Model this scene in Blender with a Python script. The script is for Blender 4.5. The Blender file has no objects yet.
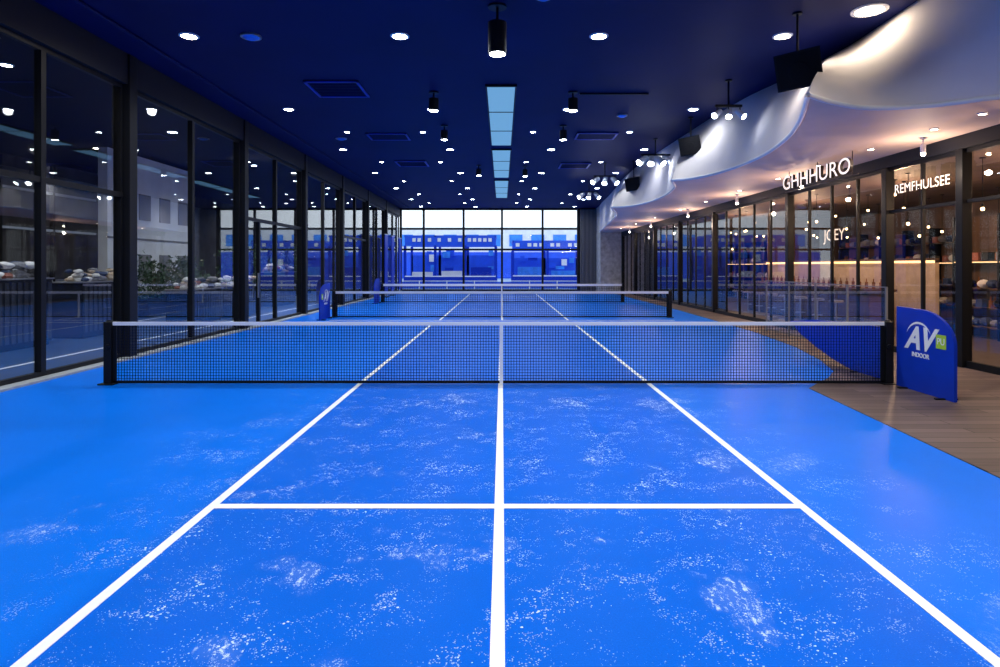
import bpy, math, random
from mathutils import Vector, Matrix
from mathutils.geometry import tessellate_polygon
random.seed(7)
sc = bpy.context.scene
try:
    sc.view_settings.view_transform = 'Standard'
    sc.view_settings.look = 'None'
except Exception: pass
COL = sc.collection
CZ = 5.6      # ceiling height
XL, XR, YB, YF = -7.0, 7.76, 42.0, -6.0

# ------------------------------------------------------------ materials
def nt(name):
    m = bpy.data.materials.new(name); m.use_nodes = True
    t = m.node_tree; b = t.nodes['Principled BSDF']
    return m, t, b
def pm(name, col, rough=0.5, metal=0.0, emis=None, es=0.0, spec=0.5, var=0.0, vscale=6.0, bump=0.0):
    m, t, b = nt(name)
    b.inputs['Base Color'].default_value = (*col, 1)
    b.inputs['Roughness'].default_value = rough
    b.inputs['Metallic'].default_value = metal
    b.inputs['Specular IOR Level'].default_value = spec
    if emis:
        b.inputs['Emission Color'].default_value = (*emis, 1)
        b.inputs['Emission Strength'].default_value = es
    if var > 0 or bump > 0:
        g = t.nodes.new('ShaderNodeNewGeometry')
        n = t.nodes.new('ShaderNodeTexNoise'); n.inputs['Scale'].default_value = vscale; n.inputs['Detail'].default_value = 6
        t.links.new(g.outputs['Position'], n.inputs['Vector'])
        if var > 0:
            r = t.nodes.new('ShaderNodeValToRGB')
            r.color_ramp.elements[0].position = 0.3; r.color_ramp.elements[1].position = 0.7
            r.color_ramp.elements[0].color = (*[c*(1-var) for c in col], 1)
            r.color_ramp.elements[1].color = (*[min(1, c*(1+var)) for c in col], 1)
            t.links.new(n.outputs['Fac'], r.inputs['Fac']); t.links.new(r.outputs['Color'], b.inputs['Base Color'])
        if bump > 0:
            bp = t.nodes.new('ShaderNodeBump'); bp.inputs['Strength'].default_value = bump; bp.inputs['Distance'].default_value = 0.02
            t.links.new(n.outputs['Fac'], bp.inputs['Height']); t.links.new(bp.outputs['Normal'], b.inputs['Normal'])
    return m
def emi(name, col, s):
    return pm(name, (0.02, 0.02, 0.02), 0.5, 0, col, s)
def glass(name, base=0.07, gain=0.6, tint=(0.9, 0.95, 1.0)):
    m = bpy.data.materials.new(name); m.use_nodes = True
    t = m.node_tree; t.nodes.clear()
    o = t.nodes.new('ShaderNodeOutputMaterial'); mx = t.nodes.new('ShaderNodeMixShader')
    tr = t.nodes.new('ShaderNodeBsdfTransparent'); tr.inputs['Color'].default_value = (*tint, 1)
    gl = t.nodes.new('ShaderNodeBsdfGlossy'); gl.inputs['Roughness'].default_value = 0.015; gl.inputs['Color'].default_value = (1, 1, 1, 1)
    lw = t.nodes.new('ShaderNodeLayerWeight'); lw.inputs['Blend'].default_value = 0.5
    p = t.nodes.new('ShaderNodeMath'); p.operation = 'POWER'; p.inputs[1].default_value = 3.0
    ma = t.nodes.new('ShaderNodeMath'); ma.operation = 'MULTIPLY_ADD'; ma.inputs[1].default_value = gain; ma.inputs[2].default_value = base
    t.links.new(lw.outputs['Facing'], p.inputs[0]); t.links.new(p.outputs[0], ma.inputs[0]); t.links.new(ma.outputs[0], mx.inputs['Fac'])
    t.links.new(tr.outputs[0], mx.inputs[1]); t.links.new(gl.outputs[0], mx.inputs[2]); t.links.new(mx.outputs[0], o.inputs['Surface'])
    return m

def court_material():
    m, t, b = nt('blue_court_acrylic')
    N = t.nodes.new; L = t.links.new
    g = N('ShaderNodeNewGeometry')
    sep = N('ShaderNodeSeparateXYZ'); L(g.outputs['Position'], sep.inputs[0])
    def math_(op, a, bb=None, c=None, clamp=False):
        n = N('ShaderNodeMath'); n.operation = op; n.use_clamp = clamp
        for i, v in enumerate((a, bb, c)):
            if v is None: continue
            if isinstance(v, (int, float)): n.inputs[i].default_value = v
            else: L(v, n.inputs[i])
        return n.outputs[0]
    def noise(s, d, rough=0.5, off=0.0):
        n = N('ShaderNodeTexNoise'); n.inputs['Scale'].default_value = s; n.inputs['Detail'].default_value = d; n.inputs['Roughness'].default_value = rough
        if off:
            mp = N('ShaderNodeMapping'); mp.inputs['Location'].default_value = (off, off*0.7, 0); L(g.outputs['Position'], mp.inputs['Vector']); L(mp.outputs[0], n.inputs['Vector'])
        else: L(g.outputs['Position'], n.inputs['Vector'])
        return n.outputs['Fac']
    def sm(v, a, c):
        n = N('ShaderNodeMapRange'); n.interpolation_type = 'SMOOTHSTEP'
        n.inputs['From Min'].default_value = a; n.inputs['From Max'].default_value = c
        L(v, n.inputs['Value']); return n.outputs['Result']
    ax = math_('ABSOLUTE', sep.outputs['X'])
    wob = math_('ADD', ax, math_('MULTIPLY', math_('SUBTRACT', noise(0.8, 3, 0.5, 5), 0.5), 3.0))
    inx = sm(wob, 3.1, 2.0)                     # dusty playing zone
    iny = sm(sep.outputs['Y'], 9.4, 7.6)
    zone = math_('MULTIPLY', inx, iny)
    big = noise(0.9, 3)
    mid = noise(2.6, 6, 0.62)
    v = N('ShaderNodeTexVoronoi'); v.inputs['Scale'].default_value = 42; L(g.outputs['Position'], v.inputs['Vector'])
    nz = noise(28, 3, 0.7)
    dens = math_('ADD', math_('MULTIPLY', sm(big, 0.40, 0.66), 0.18), math_('MULTIPLY', sm(mid, 0.46, 0.70), 0.34))
    dots = math_('LESS_THAN', v.outputs['Distance'], math_('MULTIPLY', dens, sm(nz, 0.42, 0.62)))
    v2 = N('ShaderNodeTexVoronoi'); v2.inputs['Scale'].default_value = 80; L(g.outputs['Position'], v2.inputs['Vector'])
    nz2 = noise(11, 3, 0.7, 2.0)
    dots2 = math_('LESS_THAN', v2.outputs['Distance'], math_('MULTIPLY', math_('MULTIPLY', sm(mid, 0.34, 0.62), sm(nz2, 0.40, 0.58)), 0.38))
    mps = N('ShaderNodeMapping'); mps.inputs['Rotation'].default_value = (0, 0, 0.5); mps.inputs['Scale'].default_value = (1.7, 0.8, 1); L(g.outputs['Position'], mps.inputs['Vector'])
    fn_ = N('ShaderNodeTexNoise'); fn_.inputs['Scale'].default_value = 16; fn_.inputs['Detail'].default_value = 12; fn_.inputs['Roughness'].default_value = 0.85; L(mps.outputs[0], fn_.inputs['Vector'])
    fine = fn_.outputs['Fac']
    pm_ = noise(1.25, 3, 0.55, 3.3)
    patch = math_('MULTIPLY', sm(fine, 0.53, 0.57), sm(pm_, 0.59, 0.66))
    haze = math_('MULTIPLY', sm(pm_, 0.58, 0.72), 0.08)
    fac = math_('MAXIMUM', math_('MAXIMUM', math_('MULTIPLY', dots, 0.85), math_('MULTIPLY', dots2, 0.5)), math_('MAXIMUM', math_('MULTIPLY', patch, 0.9), haze))
    fac = math_('MULTIPLY', fac, zone, clamp=True)
    base = N('ShaderNodeMixRGB'); base.inputs[1].default_value = (0.0, 0.168, 0.84, 1); base.inputs[2].default_value = (0.0, 0.128, 0.72, 1)
    L(sm(ax, 2.25, 2.0), base.inputs[0])
    var = N('ShaderNodeMixRGB'); var.blend_type = 'MULTIPLY'; var.inputs[0].default_value = 0.4
    turf = math_('ADD', math_('MULTIPLY', noise(1.3, 8, 0.65), 0.5), math_('ADD', math_('MULTIPLY', noise(120, 3, 0.7), 1.1), 0.10))
    L(base.outputs[0], var.inputs[1]); L(turf, var.inputs[2])
    mx = N('ShaderNodeMixRGB'); L(fac, mx.inputs[0]); L(var.outputs[0], mx.inputs[1]); mx.inputs[2].default_value = (0.66, 0.84, 1, 1)
    L(mx.outputs[0], b.inputs['Base Color'])
    b.inputs['Roughness'].default_value = 0.36; b.inputs['Specular IOR Level'].default_value = 0.03
    bp = N('ShaderNodeBump'); bp.inputs['Strength'].default_value = 0.18; bp.inputs['Distance'].default_value = 0.004
    L(noise(180, 2), bp.inputs['Height']); L(bp.outputs[0], b.inputs['Normal'])
    return m
def wood_material(name, c1, c2, mortar, sx=0.17, axis='Y'):
    m, t, b = nt(name); N = t.nodes.new; L = t.links.new
    g = N('ShaderNodeNewGeometry'); mp = N('ShaderNodeMapping')
    L(g.outputs['Position'], mp.inputs['Vector'])
    if axis == 'Y': mp.inputs['Rotation'].default_value = (0, 0, math.radians(90))
    br = N('ShaderNodeTexBrick'); br.inputs['Scale'].default_value = 1; br.inputs['Brick Width'].default_value = 1.6
    br.inputs['Row Height'].default_value = sx; br.inputs['Mortar Size'].default_value = 0.006
    br.inputs['Color1'].default_value = (*c1, 1); br.inputs['Color2'].default_value = (*c2, 1); br.inputs['Mortar'].default_value = (*mortar, 1)
    L(mp.outputs[0], br.inputs['Vector'])
    mp2 = N('ShaderNodeMapping'); mp2.inputs['Scale'].default_value = (2, 40, 2) if axis != 'Y' else (40, 2, 2)
    L(g.outputs['Position'], mp2.inputs['Vector'])
    n = N('ShaderNodeTexNoise'); n.inputs['Scale'].default_value = 1; n.inputs['Detail'].default_value = 6; L(mp2.outputs[0], n.inputs['Vector'])
    ad = N('ShaderNodeMath'); ad.operation = 'ADD'; ad.inputs[1].default_value = 0.45; L(n.outputs['Fac'], ad.inputs[0])
    mx = N('ShaderNodeMixRGB'); mx.blend_type = 'MULTIPLY'; mx.inputs[0].default_value = 0.8
    L(br.outputs['Color'], mx.inputs[1]); L(ad.outputs[0], mx.inputs[2]); L(mx.outputs[0], b.inputs['Base Color'])
    b.inputs['Roughness'].default_value = 0.5; b.inputs['Specular IOR Level'].default_value = 0.2
    return m

M = dict(
    court=court_material(),
    deck=wood_material('grey_oak_deck', (0.16, 0.115, 0.108), (0.08, 0.058, 0.056), (0.015, 0.011, 0.01), 0.17, 'X'),
    line=pm('white_line_paint', (0.9, 0.93, 0.97), 0.5, var=0.03, vscale=20),
    navy=pm('navy_ceiling_paint', (0.003, 0.0075, 0.075), 0.6, spec=0.12, var=0.12, vscale=0.6),
    black=pm('black_powder_coat', (0.006, 0.007, 0.010), 0.45, spec=0.22),
    dark=pm('charcoal_paint', (0.009, 0.011, 0.018), 0.6, spec=0.25),
    darkwall=pm('dark_cladding', (0.05, 0.055, 0.07), 0.6, spec=0.25, var=0.4, vscale=1.5),
    greystrip=pm('grey_threshold_stone', (0.32, 0.36, 0.4), 0.6, var=0.15, vscale=12),
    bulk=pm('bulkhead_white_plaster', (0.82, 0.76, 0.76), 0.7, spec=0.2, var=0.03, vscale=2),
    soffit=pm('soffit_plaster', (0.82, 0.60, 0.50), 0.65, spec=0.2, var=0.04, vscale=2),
    white=pm('white_gloss', (0.85, 0.86, 0.88), 0.35),
    net=pm('net_cord_dark', (0.004, 0.007, 0.022), 0.7, spec=0.1),
    tape=pm('white_net_tape', (0.85, 0.87, 0.9), 0.6),
    sign=pm('royal_blue_board', (0.004, 0.034, 0.46), 0.35, spec=0.25, var=0.08, vscale=3),
    green=pm('lime_green_print', (0.38, 0.6, 0.03), 0.5),
    concrete=pm('board_marked_concrete', (0.42, 0.42, 0.42), 0.8, var=0.3, vscale=4, bump=0.5),
    brown=pm('brown_wall', (0.10, 0.062, 0.045), 0.7, var=0.3, vscale=2),
    walnut=wood_material('walnut_panel', (0.14, 0.08, 0.05), (0.08, 0.05, 0.03), (0.01, 0.006, 0.004), 0.25, 'X'),
    shopfloor=pm('shop_floor', (0.12, 0.09, 0.075), 0.3, var=0.2, vscale=3),
    hallfloor=pm('hall_floor_slate_blue', (0.035, 0.065, 0.13), 0.35, var=0.2, vscale=1),
    stone=pm('beige_counter_stone', (0.50, 0.39, 0.28), 0.4, var=0.15, vscale=5),
    facade=pm('white_render_wall', (0.78, 0.79, 0.8), 0.8, var=0.10, vscale=1.2),
    steel=pm('brushed_steel', (0.5, 0.52, 0.55), 0.3, 0.9),
    leaf=pm('hedge_leaf', (0.045, 0.10, 0.045), 0.6, var=0.6, vscale=5),
    bluefence=pm('blue_windscreen', (0.004, 0.08, 0.72), 0.5, var=0.1, vscale=2),
    skyblue=pm('light_blue_screen', (0.03, 0.24, 0.85), 0.5, var=0.2, vscale=2),
    ground=pm('pale_paving', (0.25, 0.38, 0.60), 0.8, var=0.1, vscale=1),
    letter=pm('backlit_letter', (0.8, 0.75, 0.68), 0.3, 0, (1.0, 0.86, 0.74), 1.2),
    signback=pm('sign_side_bronze', (0.05, 0.035, 0.03), 0.4),
    lampcool=emi('lamp_cool', (0.85, 0.93, 1.0), 40),
    lampwarm=emi('lamp_warm', (1.0, 0.82, 0.6), 36),
    strip=emi('warm_led_strip', (1.0, 0.58, 0.25), 3.0),
    bulb=emi('warm_bulb', (1.0, 0.66, 0.32), 14),
    diff=emi('slot_diffuser', (0.20, 0.5, 0.85), 0.7),
    neon=emi('neon_tube', (1.0, 0.75, 0.6), 1.2),
    glassL=glass('window_glass', 0.12, 0.65, (0.88, 0.92, 0.96)),
    glassR=glass('shopfront_glass', 0.07, 0.5, (0.97, 0.96, 0.95)),
    glassB=glass('back_window_glass', 0.04, 0.4, (0.95, 0.98, 1.0)),
    cloth1=pm('bag_navy', (0.03, 0.05, 0.12), 0.8), cloth2=pm('bag_white', (0.8, 0.78, 0.76), 0.8),
    cloth3=pm('bag_terracotta', (0.3, 0.1, 0.07), 0.8), cloth4=pm('bag_grey', (0.22, 0.22, 0.24), 0.8),
    bottle=pm('amber_bottle', (0.25, 0.1, 0.03), 0.15),
    grille=pm('speaker_grille', (0.008, 0.008, 0.01), 0.8, spec=0.2, bump=0.6, vscale=120),
)

# ------------------------------------------------------------ mesh builder
class MB:
    def __init__(s): s.v = []; s.f = []; s.mi = []; s.ms = []
    def _m(s, k):
        if k not in s.ms: s.ms.append(k)
        return s.ms.index(k)
    def poly(s, pts, k):
        o = len(s.v); s.v += [tuple(p) for p in pts]; s.f.append(tuple(range(o, o+len(pts)))); s.mi.append(s._m(k)); return s
    def box(s, x0, x1, y0, y1, z0, z1, k):
        o = len(s.v)
        s.v += [(x0,y0,z0),(x1,y0,z0),(x1,y1,z0),(x0,y1,z0),(x0,y0,z1),(x1,y0,z1),(x1,y1,z1),(x0,y1,z1)]
        for f in ((0,3,2,1),(4,5,6,7),(0,1,5,4),(1,2,6,5),(2,3,7,6),(3,0,4,7)):
            s.f.append(tuple(o+i for i in f)); s.mi.append(s._m(k))
        return s
    def cyl(s, p0, p1, r0, r1=None, k='black', n=16, cap=True):
        r1 = r0 if r1 is None else r1
        p0 = Vector(p0); p1 = Vector(p1); d = (p1-p0).normalized()
        a = Vector((0,0,1)) if abs(d.z) < 0.9 else Vector((1,0,0))
        u = d.cross(a).normalized(); w = d.cross(u)
        o = len(s.v)
        for p, r in ((p0, r0), (p1, r1)):
            for i in range(n):
                t = 2*math.pi*i/n; s.v.append(tuple(p + u*math.cos(t)*r + w*math.sin(t)*r))
        for i in range(n):
            j = (i+1) % n; s.f.append((o+i, o+j, o+n+j, o+n+i)); s.mi.append(s._m(k))
        if cap:
            s.f.append(tuple(o+i for i in range(n))[::-1]); s.mi.append(s._m(k))
            s.f.append(tuple(o+n+i for i in range(n))); s.mi.append(s._m(k))
        return s
    def tube(s, pts, r, k, n=8):
        o = len(s.v); m = len(pts)
        for i, p in enumerate(pts):
            d = (pts[min(i+1, m-1)] - pts[max(i-1, 0)]); d.z = 0; d.normalize(); q = Vector((d.y, -d.x, 0))
            for j in range(n):
                t = 2*math.pi*j/n; s.v.append(tuple(p + q*math.cos(t)*r + Vector((0,0,1))*math.sin(t)*r))
        for i in range(m-1):
            for j in range(n):
                j2 = (j+1) % n; s.f.append((o+i*n+j, o+i*n+j2, o+(i+1)*n+j2, o+(i+1)*n+j)); s.mi.append(s._m(k))
    def ball(s, c, r, k, nu=12, nv=8, sq=(1,1,1), jit=0.0):
        o = len(s.v)
        for j in range(nv+1):
            ph = math.pi*j/nv
            for i in range(nu):
                th = 2*math.pi*i/nu; q = 1 + random.uniform(-jit, jit)
                s.v.append((c[0]+r*sq[0]*q*math.sin(ph)*math.cos(th), c[1]+r*sq[1]*q*math.sin(ph)*math.sin(th), c[2]+r*sq[2]*math.cos(ph)*q))
        for j in range(nv):
            for i in range(nu):
                i2 = (i+1) % nu
                s.f.append((o+j*nu+i, o+(j+1)*nu+i, o+(j+1)*nu+i2, o+j*nu+i2)); s.mi.append(s._m(k))
        return s
    def prism(s, pts2, axis, a, b_, k):
        def P(p, q):
            if axis == 'x': return (q, p[0], p[1])
            if axis == 'y': return (p[0], q, p[1])
            return (p[0], p[1], q)
        A = [P(p, a) for p in pts2]; B = [P(p, b_) for p in pts2]
        s.poly(A, k); s.poly(B[::-1], k)
        for i in range(len(A)):
            j = (i+1) % len(A); s.poly([A[i], A[j], B[j], B[i]], k)
        return s
    def mesh(s, name, smooth=False):
        me = bpy.data.meshes.new(name); me.from_pydata(s.v, [], s.f)
        for k in s.ms: me.materials.append(M[k])
        me.polygons.foreach_set('material_index', s.mi)
        if smooth: me.polygons.foreach_set('use_smooth', [True]*len(s.f))
        me.update(); return me
    def obj(s, name, parent=None, smooth=False, loc=None):
        ob = bpy.data.objects.new(name, s.mesh(name, smooth)); COL.objects.link(ob)
        if loc: ob.location = loc
        if parent: ob.parent = parent
        return ob
def bevel(ob, w=0.01, seg=2):
    md = ob.modifiers.new('bevel', 'BEVEL'); md.width = w; md.segments = seg; md.limit_method = 'ANGLE'
def empty(name, loc=(0,0,0)):
    e = bpy.data.objects.new(name, None); COL.objects.link(e); e.location = loc; e.empty_display_size = 0.2; return e
def text(name, s, size, loc, rot, k, ext=0.01, parent=None, shear=0.0, sx=1.0, bold=0.0):
    c = bpy.data.curves.new(name+'_c', 'FONT'); c.body = s; c.size = size; c.extrude = ext; c.align_x = 'CENTER'; c.align_y = 'CENTER'; c.shear = shear; c.offset = bold
    o = bpy.data.objects.new(name+'_c', c); COL.objects.link(o)
    bpy.context.view_layer.update()
    me = bpy.data.meshes.new_from_object(o.evaluated_get(bpy.context.evaluated_depsgraph_get()))
    bpy.data.objects.remove(o)
    me.materials.clear(); me.materials.append(M[k])
    if ext > 0.01:
        me.materials.append(M['signback'])
        for p in me.polygons: p.material_index = 0 if p.normal.z > 0.5 else 1
    ob = bpy.data.objects.new(name, me); COL.objects.link(ob)
    ob.location = loc; ob.rotation_euler = rot; ob.scale = (sx, 1, 1)
    if parent: ob.parent = parent
    return ob
def spot(name, loc, e, col, ang=150, blend=1.0, r=0.12, parent=None, rot=(0,0,0)):
    l = bpy.data.lights.new(name, 'SPOT'); l.energy = e; l.color = col; l.spot_size = math.radians(ang); l.spot_blend = blend; l.shadow_soft_size = r
    o = bpy.data.objects.new(name, l); COL.objects.link(o); o.location = loc; o.rotation_euler = rot
    if parent: o.parent = parent
    return o
def point(name, loc, e, col, r=0.15, parent=None):
    l = bpy.data.lights.new(name, 'POINT'); l.energy = e; l.color = col; l.shadow_soft_size = r
    o = bpy.data.objects.new(name, l); COL.objects.link(o); o.location = loc
    if parent: o.parent = parent
    return o

# ------------------------------------------------------------ shell
f = MB()
f.box(XL-0.1, XR, YF, YB+0.1, -0.15, 0.0, 'court'); f.obj('floor')
dk = [(3.9,YF),(3.98,4.9),(4.26,8.6),(4.55,8.95),(4.95,9.4),(5.35,10.0),(5.75,11.2),(6.15,13),(6.5,16),(6.8,24),(6.9,YB-2.1),(XR-0.05,YB-2.1),(XR-0.05,YF)]
MB().prism(dk, 'z', 0.0, 0.008, 'deck').obj('wood_deck_floor')
MB().box(XL+0.02, XL+0.26, YF, YB, 0, 0.03, 'greystrip').obj('trim_1')
MB().box(XL-0.2, XR+0.3, YF, YB+0.2, CZ, CZ+0.2, 'navy').obj('ceiling')
MB().box(XL-10.4, XR+7, YF-0.3, YF, 0, CZ, 'darkwall').obj('wall_front')

ln = MB()
def vline(x, y0, y1, w=0.066): ln.box(x-w/2, x+w/2, y0, y1, 0.001, 0.004, 'line')
def hline(y, xa, xb, w=0.08): ln.box(xa, xb, y-w/2, y+w/2, 0.0015, 0.0050, 'line')
LX, RX = -2.05, 2.12
for x in (LX, RX): vline(x, -2, 18.6)
vline(-0.02, -2, 18.6, 0.066)
hline(4.38, LX, RX); hline(18.6, -5.4, 5.4)
for x in (LX+0.1, RX-0.05): vline(x, 19.4, 39)
vline(0.0, 19.4, 39, 0.07); hline(19.4, -5.4, 5.4); hline(24.5, LX, RX); hline(34, LX, RX)
ln.obj('court_line_marking')

# ------------------------------------------------------------ nets
def net(y, xa, xb, h, cell=0.045, th=0.006, tp=0.055, name='tennis_net'):
    e = empty(name, ((xa+xb)/2, y, 0)); hw = (xb-xa)/2
    n = MB()
    nx = int(2*hw/cell)
    for i in range(nx+1):
        x = -hw + 2*hw*i/nx; n.box(x-th/2, x+th/2, -th/2, th/2, 0.04, h-0.03, 'net')
    nz = int((h-0.07)/cell)
    for i in range(nz+1):
        z = 0.04 + (h-0.07)*i/nz; n.box(-hw, hw, -th/2-0.001, th/2+0.001, z-th/2, z+th/2, 'net')
    n.obj('net_mesh', e)
    MB().box(-hw, hw, -0.014, 0.014, h-tp, h+0.005, 'tape').obj('top_tape', e)
    b = MB(); b.box(-hw, hw, -0.01, 0.01, 0.012, 0.05, 'black'); b.box(-hw, -hw+0.05, -0.01, 0.01, 0.03, h-tp, 'black'); b.box(hw-0.05, hw, -0.01, 0.01, 0.03, h-tp, 'black'); b.obj('edge_binding', e)
    MB().box(-0.025, 0.025, -0.018, 0.018, 0.01, h, 'tape').obj('centre_strap', e, loc=(-0.01-(xa+xb)/2, 0, 0))
    for s in (-1, 1):
        p = MB(); x = s*(hw+0.055)
        p.box(x-0.055, x+0.055, -0.055, 0.055, 0.0, h+0.01, 'black')
        p.box(x-0.11, x+0.11, -0.11, 0.11, 0, 0.02, 'black')
        p.cyl((x, 0, h+0.01), (x, 0, h+0.035), 0.045, 0.03, 'black')
        p.cyl((x-s*0.02, -0.09, h*0.62), (x-s*0.02, -0.05, h*0.62), 0.03, 0.03, 'black', 12)
        o = p.obj('post_1' if s < 0 else 'post_2', e); bevel(o, 0.008)
    return e
net(8.93, -5.60, 5.50, 0.89, 0.040, 0.0060, 0.045)
net(20.5, -5.5, 5.5, 0.86, 0.06, 0.008, 0.075)
net(29.0, -5.55, 5.6, 0.86, 0.08, 0.01, 0.10)

# ------------------------------------------------------------ fan shaped blue advertising boards
def board(x, yn, dirn, face, logo=True, L=1.12, H=1.13):
    e = empty('advertising_board', (x, yn, 0))
    pts = [(0, 0.01), (dirn*L, 0.01), (dirn*L*1.0, 0.62*H)]
    for i in range(1, 13):
        a = math.radians(90*i/12); pts.append((dirn*(L*0.42 + L*0.58*math.cos(a)), H*(0.62 + 0.37*math.sin(a))))
    pts.append((0, H))
    o = MB().prism(pts, 'x', -0.02, 0.02, 'sign').obj('panel', e); bevel(o, 0.006)
    ft = MB()
    for q in (0.2, 0.85): ft.box(-0.14, 0.14, dirn*L*q-0.02, dirn*L*q+0.02, 0.0, 0.025, 'black')
    ft.obj('feet', e)
    if logo:
        rz = -90 if face < 0 else 90
        rot = (math.radians(90), 0, math.radians(rz)); fx = face*0.024
        text('logo_letters', 'AV', 0.42, (fx, dirn*L*0.42, 0.71), rot, 'white', 0.002, e, shear=0.35, sx=1.0, bold=0.014)
        text('logo_caption', 'INDOOR', 0.085, (fx, dirn*L*0.45, 0.50), rot, 'white', 0.002, e, bold=0.002)
        sw = MB()
        for i in range(14):
            a0 = math.radians(25+i*9); a1 = math.radians(34+i*9)
            P = lambda a, r: (fx, dirn*L*0.42 + 0.27*math.cos(a)*r*1.0, 0.68 + 0.24*math.sin(a)*r)
            w0 = 0.12*math.sin(math.pi*i/14); w1 = 0.12*math.sin(math.pi*(i+1)/14)
            sw.poly([P(a0, 1), P(a1, 1), P(a1, 1+w1), P(a0, 1+w0)], 'white')
        sw.obj('logo_swoosh', e)
        t = MB(); yt = dirn*L*0.80; t.box(fx-0.002, fx+0.002, yt-0.09, yt+0.09, 0.64, 0.82, 'green'); t.obj('green_tag', e)
        text('tag_letters', 'PU', 0.12, (fx+face*0.004, yt, 0.73), rot, 'white', 0.001, e)
    return e
board(5.62, 8.80, -1, -1)
# low wedge shaped court-side pad behind the near net
e = empty('courtside_wedge_pad', (5.70, 9.10, 0))
pts = [(0, 0.01), (0.9, 0.01), (1.5, 0.10), (2.1, 0.24), (2.7, 0.42), (3.1, 0.62), (2.2, 0.72), (1.1, 0.77), (0, 0.79)]
o = MB().prism([(p[0], p[1]) for p in pts], 'x', -0.03, 0.03, 'sign').obj('panel', e); bevel(o, 0.008)
ft = MB()
for q in (0.2, 0.8): ft.box(-0.14, 0.14, q-0.02, q+0.02, 0.0, 0.02, 'black')
ft.obj('feet', e)
board(-5.66, 20.35, -1, 1, True)
board(-5.72, 28.85, -1, 1, False)

# ------------------------------------------------------------ left glazing
cols = [1.3, 6.4, 11.5, 16.6, 21.7, 26.8, 31.9, 37.0]
mids = {6.4: 9.39, 11.5: 13.95, 16.6: 19.1, 21.7: 24.2, 26.8: 29.4, 31.9: 34.5, 37.0: 39.5, 1.3: 3.9, -3.8: -1.2}
ZT = 5.04
for i, y in enumerate([-3.8]+cols):
    nxt = ([-3.8]+cols+[YB])[i+1]
    w = MB()
    a, b_ = y+0.13, nxt-0.13
    if nxt == YB: b_ = YB-0.02
    w.box(XL-0.04, XL+0.04, a, b_, 0.0, 0.10, 'black'); w.box(XL-0.04, XL+0.04, a, b_, ZT-0.08, ZT, 'black')
    w.box(XL-0.04, XL+0.04, a, a+0.05, 0.1, ZT-0.08, 'black'); w.box(XL-0.04, XL+0.04, b_-0.05, b_, 0.1, ZT-0.08, 'black')
    m_ = mids[y]; w.box(XL-0.045, XL+0.06, m_-0.05, m_+0.05, 0.1, ZT-0.08, 'black')
    if y in (6.4, 16.6, 1.3, 26.8): w.box(XL-0.04, XL+0.05, a, b_, 2.96, 3.05, 'black')
    if y == 16.6:
        w.box(XL-0.04, XL+0.05, 17.75, 17.85, 0.1, 2.96, 'black')
        w.box(XL+0.05, XL+0.09, 17.62, 17.65, 0.8, 1.5, 'steel')
    w.poly([(XL, a, 0.1), (XL, b_, 0.1), (XL, b_, ZT-0.08), (XL, a, ZT-0.08)], 'glassL')
    w.obj('window_%d' % (i+1))
for y in [-3.8]+cols:
    o = MB().box(XL-0.14, XL+0.17, y-0.12, y+0.12, 0.0, CZ-0.01, 'black').obj('structural_column'); bevel(o, 0.01)
MB().box(XL-0.14, XL+0.13, YF, YB, ZT, CZ-0.002, 'dark').obj('trim_2')

# ------------------------------------------------------------ space beyond the left glazing, enclosed as a hall to shut out daylight
MB().box(-17.2, XL-0.1, YF, YB, -0.15, -0.005, 'hallfloor').obj('side_hall_floor')
MB().box(-17.2, XL-0.2, YF, YB+0.2, CZ, CZ+0.2, 'dark').obj('side_hall_shade_roof')  # added roof, keeps the world daylight off the left side
MB().box(-17.4, -17.2, YF, YB, 0, CZ, 'darkwall').obj('wall_left')
MB().box(-17.2, XL-0.14, YB, YB+0.2, 0, CZ, 'darkwall').obj('side_hall_wall')
fac = MB(); fac.box(-12.9, -12.6, 19.8, 25.4, 0, 5.5, 'facade')
for i in range(4):
    for z in (1.2, 3.3): fac.box(-12.6, -12.57, 20.2+i*1.3, 20.9+i*1.3, z, z+0.9, 'cloth4')
fac.box(-12.6, -12.57, 19.8, 25.4, 2.6, 2.66, 'cloth4')
fac.obj('rendered_partition_wall')
sf = MB()
for i in range(12):
    sf.box(-17.15, -17.0, -4+i*2.5, -3.9+i*2.5, 0, 5.5, 'black')
for z in (1.1, 3.0, 4.4): sf.box(-17.15, -17.02, -5, 26, z, z+0.08, 'steel')
sf.obj('curtain_wall_framing')
for x in (-8.3, -11.3):
    MB().box(x-0.04, x+0.04, YF+0.2, 34, -0.005, -0.002, 'line').obj('side_court_line_marking')
def hedge(x, ya, yb, z0, z1, n):
    e = empty('planter_hedge', (x, (ya+yb)/2, 0)); hl = (yb-ya)/2
    o = MB().box(-0.3, 0.3, -hl, hl, 0, z0, 'dark').obj('planter_box', e)
    h = MB()
    for _ in range(n):
        yy = random.uniform(-hl, hl); top = z1 + 0.3*math.sin(yy*2.3)+0.2*math.sin(yy*5.1+1)
        c = Vector((random.uniform(-0.32, 0.32), yy, random.uniform(z0, top)))
        u = Vector((random.gauss(0,1), random.gauss(0,1), random.gauss(0,1))).normalized()*0.085
        w = u.cross(Vector((random.gauss(0,1), random.gauss(0,1), random.gauss(0,1))).normalized())
        h.poly([c-u, c+w*0.5, c+u, c-w*0.5], 'leaf')
    h.obj('foliage', e)
hedge(-12.0, 20.5, 25.0, 0.6, 1.8, 2200)
hedge(-12.0, 26.5, 38.0, 0.9, 2.6, 3600)
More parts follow.
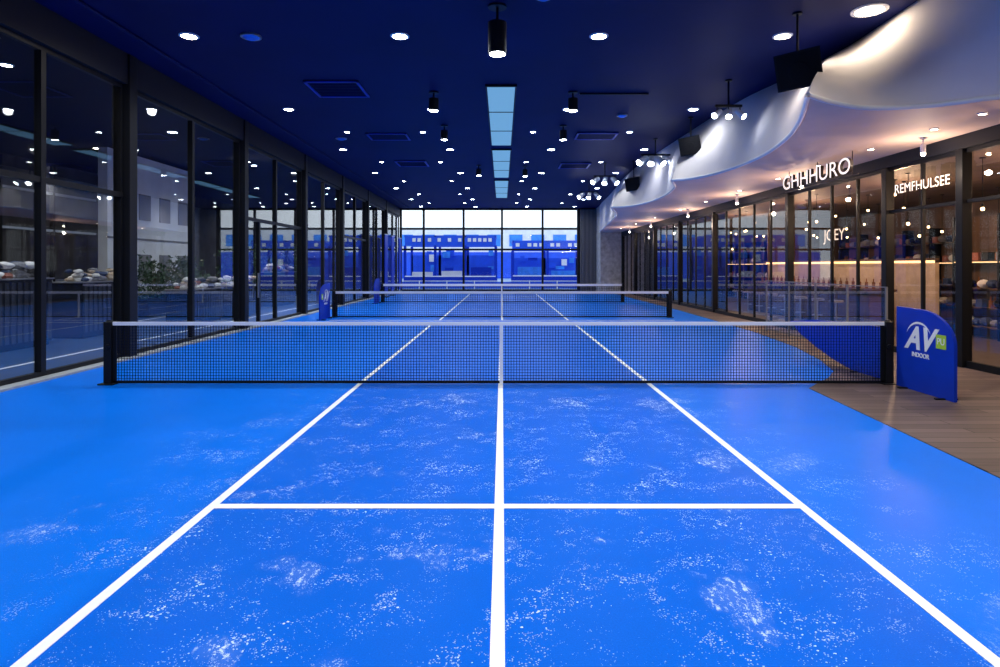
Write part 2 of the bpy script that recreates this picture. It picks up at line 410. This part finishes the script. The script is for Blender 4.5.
def bag_counter(x, y, L, top=1.42):
    e = empty('equipment_counter', (x, y, 0))
    r = MB(); r.box(-0.4, 0.4, -L/2, L/2, 0.08, top, 'dark'); r.box(-0.36, 0.36, -L/2+0.04, L/2-0.04, -0.001, 0.08, 'black'); r.box(-0.44, 0.44, -L/2-0.04, L/2+0.04, top, top+0.03, 'cloth4')
    n = max(2, int(L/0.16))
    for i in range(n):
        yy = -L/2 + L*i/n; r.box(0.4, 0.42, yy+0.03, yy+L/n-0.03, 0.14, top-0.06, 'darkwall')
    r.obj('counter_cabinet', e)
    b = MB(); ks = ['cloth1', 'cloth2', 'cloth2', 'cloth4', 'cloth2', 'cloth4', 'cloth3', 'stone']
    for _ in range(int(L*24)):
        rr = random.uniform(0.06, 0.14); yy = random.uniform(-L/2+0.12, L/2-0.12); lvl = random.choice((0, 0, 0.10, 0.2))
        b.ball((random.uniform(-0.25, 0.25), yy, top+0.03+rr*0.5+lvl), rr, random.choice(ks), 9, 6, (random.uniform(.8,1.5), random.uniform(.8,1.5), 0.6), 0.16)
    b.obj('folded_kit_pile', e)
bag_counter(-10.2, 12.0, 3.0); bag_counter(-10.4, 8.3, 1.8); bag_counter(-10.2, 15.6, 2.2, 1.3); bag_counter(-9.2, 18.6, 1.8, 1.0); bag_counter(-9.2, 21.5, 2.2, 1.0); bag_counter(-9.8, 27.0, 2.4)
def downlight(x, y, z, k='lampcool', r=0.09, e=0, col=(0.85,0.93,1), ang=150):
    em = MB(); n = 20
    ring = [(math.cos(2*math.pi*i/n), math.sin(2*math.pi*i/n)) for i in range(n)]
    for i in range(n):
        j = (i+1) % n
        em.poly([(ring[i][0]*r*1.3, ring[i][1]*r*1.3, -0.012), (ring[j][0]*r*1.3, ring[j][1]*r*1.3, -0.012), (ring[j][0]*r, ring[j][1]*r, -0.02), (ring[i][0]*r, ring[i][1]*r, -0.02)], 'white')
        em.poly([(ring[i][0]*r*1.3, ring[i][1]*r*1.3, 0.0), (ring[j][0]*r*1.3, ring[j][1]*r*1.3, 0.0), (ring[j][0]*r*1.3, ring[j][1]*r*1.3, -0.012), (ring[i][0]*r*1.3, ring[i][1]*r*1.3, -0.012)], 'white')
    em.poly([(c*r, s*r, -0.018) for c, s in ring][::-1], k)
    o = em.obj('recessed_downlight', loc=(x, y, z))
    if e: spot('beam', (0, 0, -0.06), e, col, ang, 1.0, 0.1, o)
    return o
for y in (6, 12, 18, 24, 30, 36):
    downlight(-9.6, y, CZ, 'lampcool', 0.1, 480); downlight(-13.4, y+2.5, CZ, 'lampwarm', 0.1, 340, (1, .85, .65))
spot('partition_wall_fill', (-10.2, 22.5, 5.4), 1100, (1.0, 0.95, 0.92), 120, 1.0, 0.2, rot=(0, math.radians(-50), 0))  # added spot without a fixture, brightens the white partition wall

# ------------------------------------------------------------ back wall
bw = MB()
xs = [XL+0.15, -5.3, -2.6, 0.0, 2.75, 5.15]
for x in xs: bw.box(x-0.07, x+0.07, YB-0.08, YB+0.08, 0, CZ, 'black')
for z in (0.0, 2.75, 4.15, CZ-0.12): bw.box(XL+0.15, 5.15, YB-0.06, YB+0.06, z, z+0.13, 'black')
bw.poly([(XL+0.15, YB, 0), (5.15, YB, 0), (5.15, YB, CZ), (XL+0.15, YB, CZ)], 'glassB')
bw.obj('window_20')
MB().box(5.2, 6.4, YB-0.1, YB+0.2, 0, CZ, 'dark').obj('wall_back')
sl = MB()
for i in range(12): sl.box(5.3+i*0.09, 5.34+i*0.09, YB-0.3, YB-0.15, 0, 5.5, 'cloth4')
sl.obj('slatted_screen')
MB().box(6.35, 8.3, YB-2.0, YB+0.1, 0, CZ, 'concrete').obj('concrete_pier_wall')

# exterior at the back : blue sports kiosks and enclosures
MB().box(-30, 30, YB+0.25, 110, -0.3, -0.02, 'ground').obj('exterior_ground')
def pav(x0, x1, y, z=3.3, zt=4.3, back=2.0):
    p = MB()
    p.box(x0, x1, y, y+0.5, z, zt, 'bluefence'); p.box(x0, x1, y+3.5, y+4, z, zt, 'bluefence')
    n = max(2, int((x1-x0)/1.9))
    for i in range(n+1):
        x = x0 + (x1-x0)*i/n
        for yy in (y+0.1, y+3.8): p.box(x-0.1, x+0.1, yy-0.1, yy+0.1, -0.02, z, 'sign')
        p.box(x-0.06, x+0.06, y, y+4, zt-0.15, zt, 'bluefence')
    for i in range(n):
        x = x0 + (x1-x0)*i/n; w = (x1-x0)/n
        p.box(x, x+w, y+3.7, y+3.75, 0.0, back, 'bluefence')
        for s in range(4):
            q = random.random(); ww = w*(0.12+0.22*random.random()); xx = x+0.1+random.random()*(w-ww-0.2); zz = 1.0+random.random()*1.6
            p.box(xx, xx+ww, y+3.5-s*0.06, y+3.54-s*0.06, zz, zz+0.2+0.4*random.random(), random.choice(['facade', 'skyblue', 'skyblue', 'bluefence', 'bluefence', 'sign']))
        q = random.random()
        p.box(x+w*0.15, x+w*0.85, y+1.5, y+1.56, 0.5, 1.15+0.5*q, random.choice(['facade', 'sign', 'skyblue']))
        for s in range(5):
            if random.random() < 0.6: p.box(x+w*(0.08+s*0.17), x+w*(0.19+s*0.17), y-0.03, y, z+0.3, z+0.58, 'facade')
    p.box(x0, x1, y-0.02, y+0.1, 0.0, 0.85, 'sign'); p.box(x0, x1, y-0.03, y+0.1, 0.85, 0.93, 'white')
    p.obj('blue_canopy_pavilion')
pav(-7.6, -0.5, 48.5, 3.3, 4.1, 2.6); pav(0.9, 6.6, 51, 3.0, 3.8, 2.4)
fn = MB()
for x0 in range(-16, 16, 2):
    fn.box(x0+0.05, x0+1.95, 45.0, 45.05, 0.05, 0.55, 'bluefence'); fn.box(x0-0.03, x0+0.03, 44.98, 45.07, -0.02, 0.65, 'white')
fn.box(-16, 16, 45, 45.05, 0.58, 0.64, 'white'); fn.obj('court_perimeter_fence')
bd = MB(); bd.box(-28, 28, 85, 92, 0, 7.0, 'facade')
bd.box(-28, 28, 84.8, 85, 0, 3.6, 'bluefence')
for i in range(18): bd.box(-26+i*3, -24.2+i*3, 84.9, 85, 4.4, 6.0, 'skyblue')
bd.obj('distant_building')

# ------------------------------------------------------------ wavy bulkhead and soffit (right)
def cat(P, n):
    P = [Vector(p) for p in P]; Q = [2*P[0]-P[1]] + P + [2*P[-1]-P[-2]]; out = []
    segs = len(P)-1
    for k in range(n+1):
        t = k/n*segs; i = min(int(t), segs-1); t -= i
        a, b, c, d = Q[i:i+4]
        out.append(0.5*((2*b) + (c-a)*t + (2*a-5*b+4*c-d)*t*t + (3*b-a-3*c+d)*t**3))
    return out
ZS = 3.9
arcs = [
 ([(8.7,7.2),(7.5,7.6),(6.48,8.07),(5.85,8.5),(5.12,8.63),(4.5,8.37),(3.94,7.98)], [(8.2,3.2),(7.0,5),(6.35,7),(6.13,8.6),(6.13,9.8),(6.15,10.8),(6.1,11.5)]),
 ([(3.94,7.98),(4.49,9.34),(4.93,10.8),(5.2,12.5),(5.15,14.3),(4.8,15.5),(4.36,15.9)], [(6.1,11.5),(6.05,12.2),(5.9,13),(5.7,14),(5.6,14.9),(5.5,16.5),(5.45,18)]),
 ([(4.36,15.9),(4.85,17.5),(5.1,20),(4.87,22.3),(4.1,23.3)], [(5.45,18),(5.4,19.5),(5.35,21.5),(5.3,23.5),(5.3,25)]),
 ([(4.1,23.3),(4.8,26),(5.2,29),(5.6,33),(6.0,37),(6.3,40)], [(5.3,25),(5.4,27.5),(5.6,30),(5.9,34),(6.1,37.5),(6.3,40)]),
]
bk = MB(); edge = []
K = 8
for B, T in arcs:
    n = 36; b = cat([(*p, ZS) for p in B], n); tp = cat([(*p, CZ) for p in T], n)
    grid = []
    for i in range(n+1):
        row = []
        for j in range(K+1):
            s = j/K; p = b[i].lerp(tp[i], s); p.z = ZS + (CZ-ZS)*(s**0.85); row.append(p)
        grid.append(row)
    o = len(bk.v)
    for row in grid: bk.v += [tuple(p) for p in row]
    for i in range(n):
        for j in range(K):
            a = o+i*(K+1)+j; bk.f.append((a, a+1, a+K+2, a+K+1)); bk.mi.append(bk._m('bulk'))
    edge += b if not edge else b[1:]
    bk.tube(b, 0.035, 'white')
bk.obj('wavy_ceiling_bulkhead', smooth=True)
poly = [Vector((p.x, p.y, ZS-0.005)) for p in edge] + [Vector((8.7, 40, ZS-0.005))]
tris = tessellate_polygon([poly])
so = MB(); so.v = [tuple(p) for p in poly]; 
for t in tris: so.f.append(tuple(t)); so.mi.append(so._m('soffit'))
so.obj('soffit_ceiling')

# ------------------------------------------------------------ right shopfront
rc = [4.2, 7.2, 10.4, 12.45, 16.7, 22.6, 27.0, 31.4, 36.0, 39.7]
for i in range(len(rc)-1):
    a, b_ = rc[i], rc[i+1]; w = MB(); HT = 3.66
    w.box(XR-0.04, XR+0.04, a+0.09, b_-0.09, 0.0, 0.12, 'black'); w.box(XR-0.04, XR+0.04, a+0.09, b_-0.09, HT-0.07, HT-0.002, 'black')
    k = max(1, round((b_-a)/1.1))
    for j in range(1, k):
        y = a+(b_-a)*j/k; w.box(XR-0.03, XR+0.03, y-0.025, y+0.025, 0.12, HT-0.07, 'black')
    if i in (2, 1): w.box(XR-0.03, XR+0.03, a+0.09, b_-0.09, 2.75, 2.81, 'black')
    w.poly([(XR, a+0.09, 0.1), (XR, b_-0.09, 0.1), (XR, b_-0.09, HT-0.01), (XR, a+0.09, HT-0.01)], 'glassR')
    w.obj('window_%d' % (30+i))
for y in rc:
    o = MB().box(XR-0.1, XR+0.07, y-0.08, y+0.08, 0.01, 3.655, 'black').obj('shopfront_post'); bevel(o, 0.008)
MB().box(XR-0.08, XR+0.08, 4.05, 39.9, 3.66, ZS-0.008, 'dark').obj('trim_3')
MB().box(XR-0.1, XR+0.1, YF, 4.0, 0, CZ, 'darkwall').obj('wall_right')
MB().box(XR+0.05, 14.5, YF, YB, -0.15, -0.002, 'shopfloor').obj('shop_floor')
MB().box(XR+0.1, 14.5, 3.8, YB, 3.68, 3.85, 'brown').obj('shop_ceiling')
MB().box(14.3, 14.5, YF, YB, 0, 3.68, 'brown').obj('shop_wall')
MB().box(XR+0.15, 14.3, 3.7, 3.9, 0, 3.68, 'brown').obj('shop_wall_near')
MB().box(XR+0.6, 14.3, 40.0, 40.2, 0, 3.68, 'brown').obj('shop_wall_far')
MB().box(10.9, 14.3, 25.4, 25.5, 0, 3.68, 'walnut').obj('shop_partition_wall')
def bar(x, ya, yb):
    e = empty('bar_counter', (x, (ya+yb)/2, 0)); h = (yb-ya)/2
    b = MB(); b.box(0, 0.6, -h, h, -0.002, 1.02, 'walnut'); b.box(-0.12, 0.66, -h-0.1, h+0.1, 1.02, 1.09, 'walnut')
    k = int(2*h/0.5)
    for i in range(k): b.box(-0.02, 0, -h+i*0.5+0.03, -h+i*0.5+0.47, 0.08, 0.92, 'brown')
    b.obj('counter', e)
    b = MB(); b.box(1.3, 1.4, -h-0.6, h+1.2, -0.002, 1.78, 'stone'); b.box(1.1, 1.4, -h-0.6, h+1.2, 1.84, 1.9, 'walnut'); b.obj('back_bar_panel', e)
    s = MB(); s.box(1.22, 1.29, -h-0.6, h+1.2, 1.78, 1.84, 'strip'); s.obj('light_strip', e)
    bt = MB()
    for i in range(int(h*6)):
        y = -h+i*0.32; bt.cyl((0.3, y, 1.09), (0.3, y, 1.27), 0.04, 0.04, 'bottle', 8); bt.cyl((0.3, y, 1.27), (0.3, y, 1.36), 0.015, 0.012, 'bottle', 8)
    bt.obj('bottle_row', e)
bar(9.6, 16.2, 24.2)
def shelf(x, ya, yb, rows=(0.5, 1.1, 1.8, 2.4), lit=(1.8,)):
    e = empty('display_shelving', (x, (ya+yb)/2, 0)); h = (yb-ya)/2
    s = MB(); s.box(0.38, 0.42, -h, h, 0, 2.9, 'walnut')
    n = max(1, int(2*h/1.2))
    for i in range(n+1): y = -h+2*h*i/n; s.box(0, 0.4, y-0.02, y+0.02, 0, 2.9, 'black')
    for z in rows: s.box(0, 0.4, -h, h, z, z+0.03, 'walnut')
    s.obj('shelf_frame', e)
    it = MB()
    for z in rows:
        y = -h+0.12
        while y < h-0.1:
            c = random.random()
            if c < 0.25:
                it.cyl((0.18, y, z+0.03), (0.18, y, z+0.2), 0.04, 0.04, 'bottle', 8); it.cyl((0.18, y, z+0.2), (0.18, y, z+0.3), 0.015, 0.012, 'bottle', 8); y += 0.13
            elif c < 0.8:
                r = random.uniform(0.10, 0.17); it.ball((0.18, y+r, z+0.03+r*0.8), r, random.choice(['cloth1','cloth4','cloth4','black','cloth2']), 8, 6, (1,1,0.8), 0.05); y += 2*r+0.02
            else:
                it.box(0.08, 0.3, y, y+0.2, z+0.03, z+0.22, random.choice(['cloth3','cloth1','black','cloth4'])); y += 0.3
    it.obj('shelf_goods', e)
    l = MB()
    for z in lit: l.box(0.02, 0.05, -h, h, z-0.02, z, 'strip')
    l.obj('shelf_lights', e)
shelf(13.6, 14.5, 25.0); shelf(11.2, 5.0, 12.0, (0.25, 0.7, 1.15, 1.8)); shelf(11.2, 12.6, 15.4, (0.25, 0.7, 1.15, 1.8)); shelf(12.5, 26.0, 38.0)
ss = MB()
for i in range(110): ss.box(8.35, 8.42, 23.2+i*0.15, 23.26+i*0.15, 0.0, 3.67, 'dark')
ss.obj('vertical_slat_screen')
def stool(x, y):
    s = MB(); s.cyl((0,0,0.72), (0,0,0.78), 0.19, 0.18, 'cloth4', 16); s.cyl((0,0,0.02), (0,0,0.72), 0.025, 0.025, 'steel', 8); s.cyl((0,0,0), (0,0,0.025), 0.2, 0.18, 'steel', 16); s.cyl((0,0,0.3), (0,0,0.315), 0.14, 0.14, 'steel', 12)
    s.obj('bar_stool', loc=(x, y, -0.002))
for i in range(8): stool(9.0, 16.7+i*1.0)
def pendant(x, y, z, L):
    p = MB(); p.cyl((0,0,0), (0,0,-L), 0.006, 0.006, 'black', 6); p.cyl((0,0,-L+0.06), (0,0,-L), 0.02, 0.03, 'black', 10); p.ball((0,0,-L-0.035), 0.032, 'bulb', 12, 8)
    p.cyl((0,0,0), (0,0,-0.02), 0.05, 0.05, 'black', 12)
    return p.obj('pendant_lamp', loc=(x, y, z))
for y in [5.5, 7, 8.6, 9.8, 11.2, 12.9, 14.2, 15.5, 17, 18.3, 19.6, 21, 22.3, 24, 26, 28, 30, 33, 36]:
    for x in (8.9, 10.4, 12.2):
        pendant(x + random.uniform(-.3, .3), y + random.uniform(-.4, .4), 3.68, random.uniform(0.1, 1.2))
for y in (6.5, 10.5, 14.5, 19, 24, 30, 36):
    p = pendant(9.4, y, 3.68, 0.6); point('glow', (0, 0, -0.75), 150, (1, 0.64, 0.38), 0.08, p)
rotR = (math.radians(90), 0, math.radians(-90))
text('hanging_letter_sign', 'GHHHURO', 0.44, (6.60, 13.1, 3.60), rotR, 'letter', 0.03, sx=1.28, bold=0.0)
sb = MB(); 
sb.box(6.66, 6.68, 11.6, 14.6, 3.42, 3.44, 'signback')
for y in (11.8, 13.1, 14.4): sb.cyl((6.67, y, 3.44), (6.67, y, ZS-0.006), 0.008, 0.008, 'signback', 6)
sb.obj('sign_hanger_rail')
text('shop_name_sign', 'REMFHULSEE', 0.25, (XR-0.09, 11.35, 3.18), rotR, 'letter', 0.012, sx=1.05)
text('neon_sign', 'JOEY', 0.5, (10.3, 19.2, 2.65), rotR, 'neon', 0.02, sx=1.1)
gb = empty('glass_balustrade', (6.85, 0, 0))
g = MB(); 
for i in range(4):
    g.poly([(0, 11.1+i*1.25, 0.1), (0, 12.25+i*1.25, 0.1), (0, 12.25+i*1.25, 1.3), (0, 11.1+i*1.25, 1.3)], 'glassR')
g.obj('glass_panels', gb)
g = MB()
for i in range(5): g.box(-0.015, 0.015, 11.03+i*1.25, 11.07+i*1.25, 0.008, 1.33, 'cloth4')
g.box(-0.01, 0.01, 11.03, 16.07, 1.31, 1.33, 'cloth4'); g.box(-0.02, 0.02, 11.03, 16.07, 0.06, 0.1, 'cloth4'); g.obj('rail_frame', gb)

# ------------------------------------------------------------ ceiling fittings
rows = [0.2, 5.3, 10.5, 15.4, 20.7, 25.9, 31.0, 36.2, 40.5]
for ri, y in enumerate(rows):
    for x in (-5.3, -1.73, 1.64, 4.75):
        warm = (x in (-5.3, 4.75) and y < 12)
        e = 350 if y < 12 else 250
        if x == 4.75: e = 80 if y > 7 else 490
        xx = 3.6 if (x == 4.75 and y < 7) else x
        downlight(xx, y, CZ, 'lampwarm' if warm else 'lampcool', 0.125 if y < 12 else 0.11, e, (1, 0.95, 0.88) if warm else (0.88, 0.94, 1.0), 165)
downlight(5.6, 9.45, CZ, 'lampwarm', 0.2)
for y in (18.0, 23.2, 28.4, 33.6, 38.2):
    for x in (-4.5, -2.3, 0.9, 3.7): downlight(x, y, CZ, 'lampcool', 0.075)
for y in (8.9, 9.9, 11.6, 13.5, 15.5, 18, 21, 24, 28, 32, 36):
    downlight(6.9, y, ZS-0.005, 'lampwarm', 0.05, 60, (1, 0.8, 0.62), 150)
for i, y in enumerate((10.6, 14.9, 19, 24, 30, 35)):
    c = MB(); c.cyl((0,0,0), (0,0,-0.02), 0.05, 0.05, 'white', 14); c.cyl((0,0,-0.02), (0,0,-0.12), 0.012, 0.012, 'white', 8); c.cyl((0,0,-0.12), (0,0,-0.26), 0.045, 0.045, 'white', 16); c.ball((0,0,-0.28), 0.036, 'lampwarm', 12, 8)
    o = c.obj('soffit_fill_spotlight', loc=(7.2, y, ZS-0.005)); point('glow', (0, 0, -0.6), 42, (1, 0.76, 0.56), 0.05, o)  # hanging spots added so their point lights warm the soffit underside
def can(x, y, L, r):
    c = MB(); c.cyl((0,0,0), (0,0,-0.03), r*1.0, r*1.0, 'black', 20); c.cyl((0,0,-0.03), (0,0,-L*0.35), 0.02, 0.02, 'black', 10); c.cyl((0,0,-L*0.35), (0,0,-L), r, r, 'black', 24)
    c.cyl((0,0,-L-0.002), (0,0,-L-0.006), r*0.85, r*0.85, 'lampcool', 24)
    c.obj('cylinder_ceiling_spotlight', loc=(x, y, CZ))
can(-0.07, 9.3, 0.72, 0.14); can(-1.53, 13.9, 0.42, 0.11); can(1.59, 13.9, 0.42, 0.11); can(-1.6, 17.2, 0.4, 0.1); can(1.7, 17.2, 0.4, 0.1); can(0.9, 24.2, 0.4, 0.1); can(-0.9, 24, 0.4, 0.1)
def slot(y0, y1):
    s = MB(); s.box(-0.34, 0.34, y0, y1, -0.05, 0.0, 'black'); s.box(-0.30, 0.30, y0+0.05, y1-0.05, -0.058, -0.05, 'diff')
    n = int((y1-y0)/1.9)
    for i in range(1, n): yy = y0+(y1-y0)*i/n; s.box(-0.31, 0.31, yy-0.02, yy+0.02, -0.07, -0.05, 'black')
    s.obj('linear_ceiling_light', loc=(-0.02, 0, CZ))
slot(13.3, 19.8); slot(20.6, 27); slot(28, 35)
def vent(x, y, w=1.15, d=1.2):
    v = MB(); 
    v.box(-w/2, w/2, -d/2, d/2, -0.02, 0, 'dark')
    for q in ((-w/2, w/2, -d/2, -d/2+0.05), (-w/2, w/2, d/2-0.05, d/2), (-w/2, -w/2+0.05, -d/2, d/2), (w/2-0.05, w/2, -d/2, d/2)): v.box(*q, -0.045, -0.02, 'sign')
    for i in range(9): yy = -d/2+0.12+i*(d-0.24)/8; v.box(-w/2+0.08, w/2-0.08, yy-0.02, yy+0.02, -0.04, -0.02, 'navy')
    v.obj('air_vent', loc=(x, y, CZ))
vent(-3.6, 13.6); vent(-3.4, 18.6, 1.2, 0.9); vent(2.8, 18.5, 1.2, 0.9); vent(-3.4, 23.5); vent(2.8, 24)
def detector(x, y, r=0.14):
    d = MB(); d.cyl((0,0,0), (0,0,-0.03), r, r, 'steel', 20); d.cyl((0,0,-0.03), (0,0,-0.06), r*0.8, r*0.5, 'skyblue', 20); d.obj('smoke_detector', loc=(x, y, CZ))
detector(-4.25, 10.5, 0.17); detector(-4.9, 18.9, 0.17); detector(0.6, 8.95, 0.12); detector(3.1, 16)
tr = MB(); tr.box(1.75, 3.3, 13.95, 14.0, CZ-0.04, CZ, 'black'); tr.obj('lighting_track')
def head(mb, p, d, L=0.2, r=0.065, body='white', lit=True):
    p = Vector(p); d = Vector(d).normalized()
    mb.cyl(p-d*L*0.5, p+d*L*0.5, r*0.8, r, body, 14)
    if lit: mb.cyl(p+d*(L*0.5+0.001), p+d*(L*0.5+0.006), r*0.85, r*0.85, 'lampcool', 14)
def cluster(x, y, z, n=3, s=1.0):
    c = MB(); c.cyl((0,0,CZ-z), (0,0,0.1), 0.02, 0.02, 'black', 8); c.cyl((0,0,CZ-z), (0,0,CZ-z-0.03), 0.07, 0.07, 'black', 12)
    c.box(-0.35*s, 0.35*s, -0.025, 0.025, 0.08, 0.13, 'black')
    for i in range(n):
        xx = (-0.3 + 0.6*i/(n-1))*s; c.cyl((xx, 0, 0.09), (xx, 0, 0.0), 0.012, 0.012, 'black', 6)
        head(c, (xx, -0.02, -0.06), ((i-1)*0.6-0.2, -0.5, -0.6), 0.28*s, 0.085*s)
    c.obj('track_spotlight_cluster', loc=(x, y, z))
cluster(4.75, 13.0, 4.95, 3, 0.8); cluster(4.7, 19.0, 5.0, 4, 1.3); cluster(3.9, 23.5, 5.0, 3, 1.2); cluster(4.0, 28.5, 5.0, 3, 1.2)
def speaker(x, y, z, s, rz=0.3):
    e = empty('wall_speaker', (x, y, z)); 
    sp = MB(); w, h, d = 0.30*s, 0.26*s, 0.24*s
    pts = [(-w, -d), (w, -d), (w*0.7, d), (-w*0.7, d)]
    sp.prism(pts, 'z', -h, h, 'black'); sp.box(-w*0.92, w*0.92, -d-0.012, -d, -h*0.9, h*0.9, 'grille')
    sp.cyl((0, -d-0.012, -h*0.1), (0, -d-0.02, -h*0.1), h*0.55, h*0.5, 'grille', 24)
    o = sp.obj('cabinet', e); o.rotation_euler = (math.radians(14), math.radians(-6), -rz); bevel(o, 0.012)
    br = MB(); br.cyl((0, 0.05, h*0.8), (0, 0.05, CZ-z), 0.018, 0.018, 'black', 10); br.cyl((0,0.05,CZ-z-0.03), (0,0.05,CZ-z), 0.07, 0.07, 'black', 14); br.obj('bracket', e)
speaker(4.55, 9.5, 4.70, 1.05, 0.5); speaker(4.95, 16.2, 4.85, 0.9, 0.5); speaker(4.9, 23.0, 4.75, 0.9, 0.5)
for x in (-6.2,):
    MB().cyl((x, YF+1, CZ-0.03), (x, YB-0.5, CZ-0.03), 0.03, 0.03, 'navy', 8).obj('ceiling_conduit')

for y in (34.0, 36.0, 38.6):
    b = MB(); b.box(-0.02, 0.02, -0.4, 0.4, 0.25, 3.4, 'sign'); b.box(-0.03, 0.03, -0.45, 0.45, 3.4, 3.45, 'steel'); b.box(-0.15, 0.15, -0.3, 0.3, 0, 0.03, 'black'); b.cyl((0, 0, 0.03), (0, 0, 0.3), 0.02, 0.02, 'steel', 8)
    b.obj('roll_up_banner', loc=(-6.35, y, 0))

# ------------------------------------------------------------ world
w = bpy.data.worlds.new('daylight'); sc.world = w; w.use_nodes = True
bg = w.node_tree.nodes['Background']; bg.inputs['Color'].default_value = (0.80, 0.89, 1.0, 1); bg.inputs['Strength'].default_value = 1.7

# ------------------------------------------------------------ camera
cam = bpy.data.cameras.new('camera'); co = bpy.data.objects.new('camera', cam); COL.objects.link(co)
cam.sensor_width = 36; cam.lens = 620*36/1000; cam.shift_x = -0.002; cam.shift_y = -0.0675
co.location = (0, 0, 1.7); co.rotation_euler = (math.radians(90), 0, 0); cam.clip_end = 300
sc.camera = co
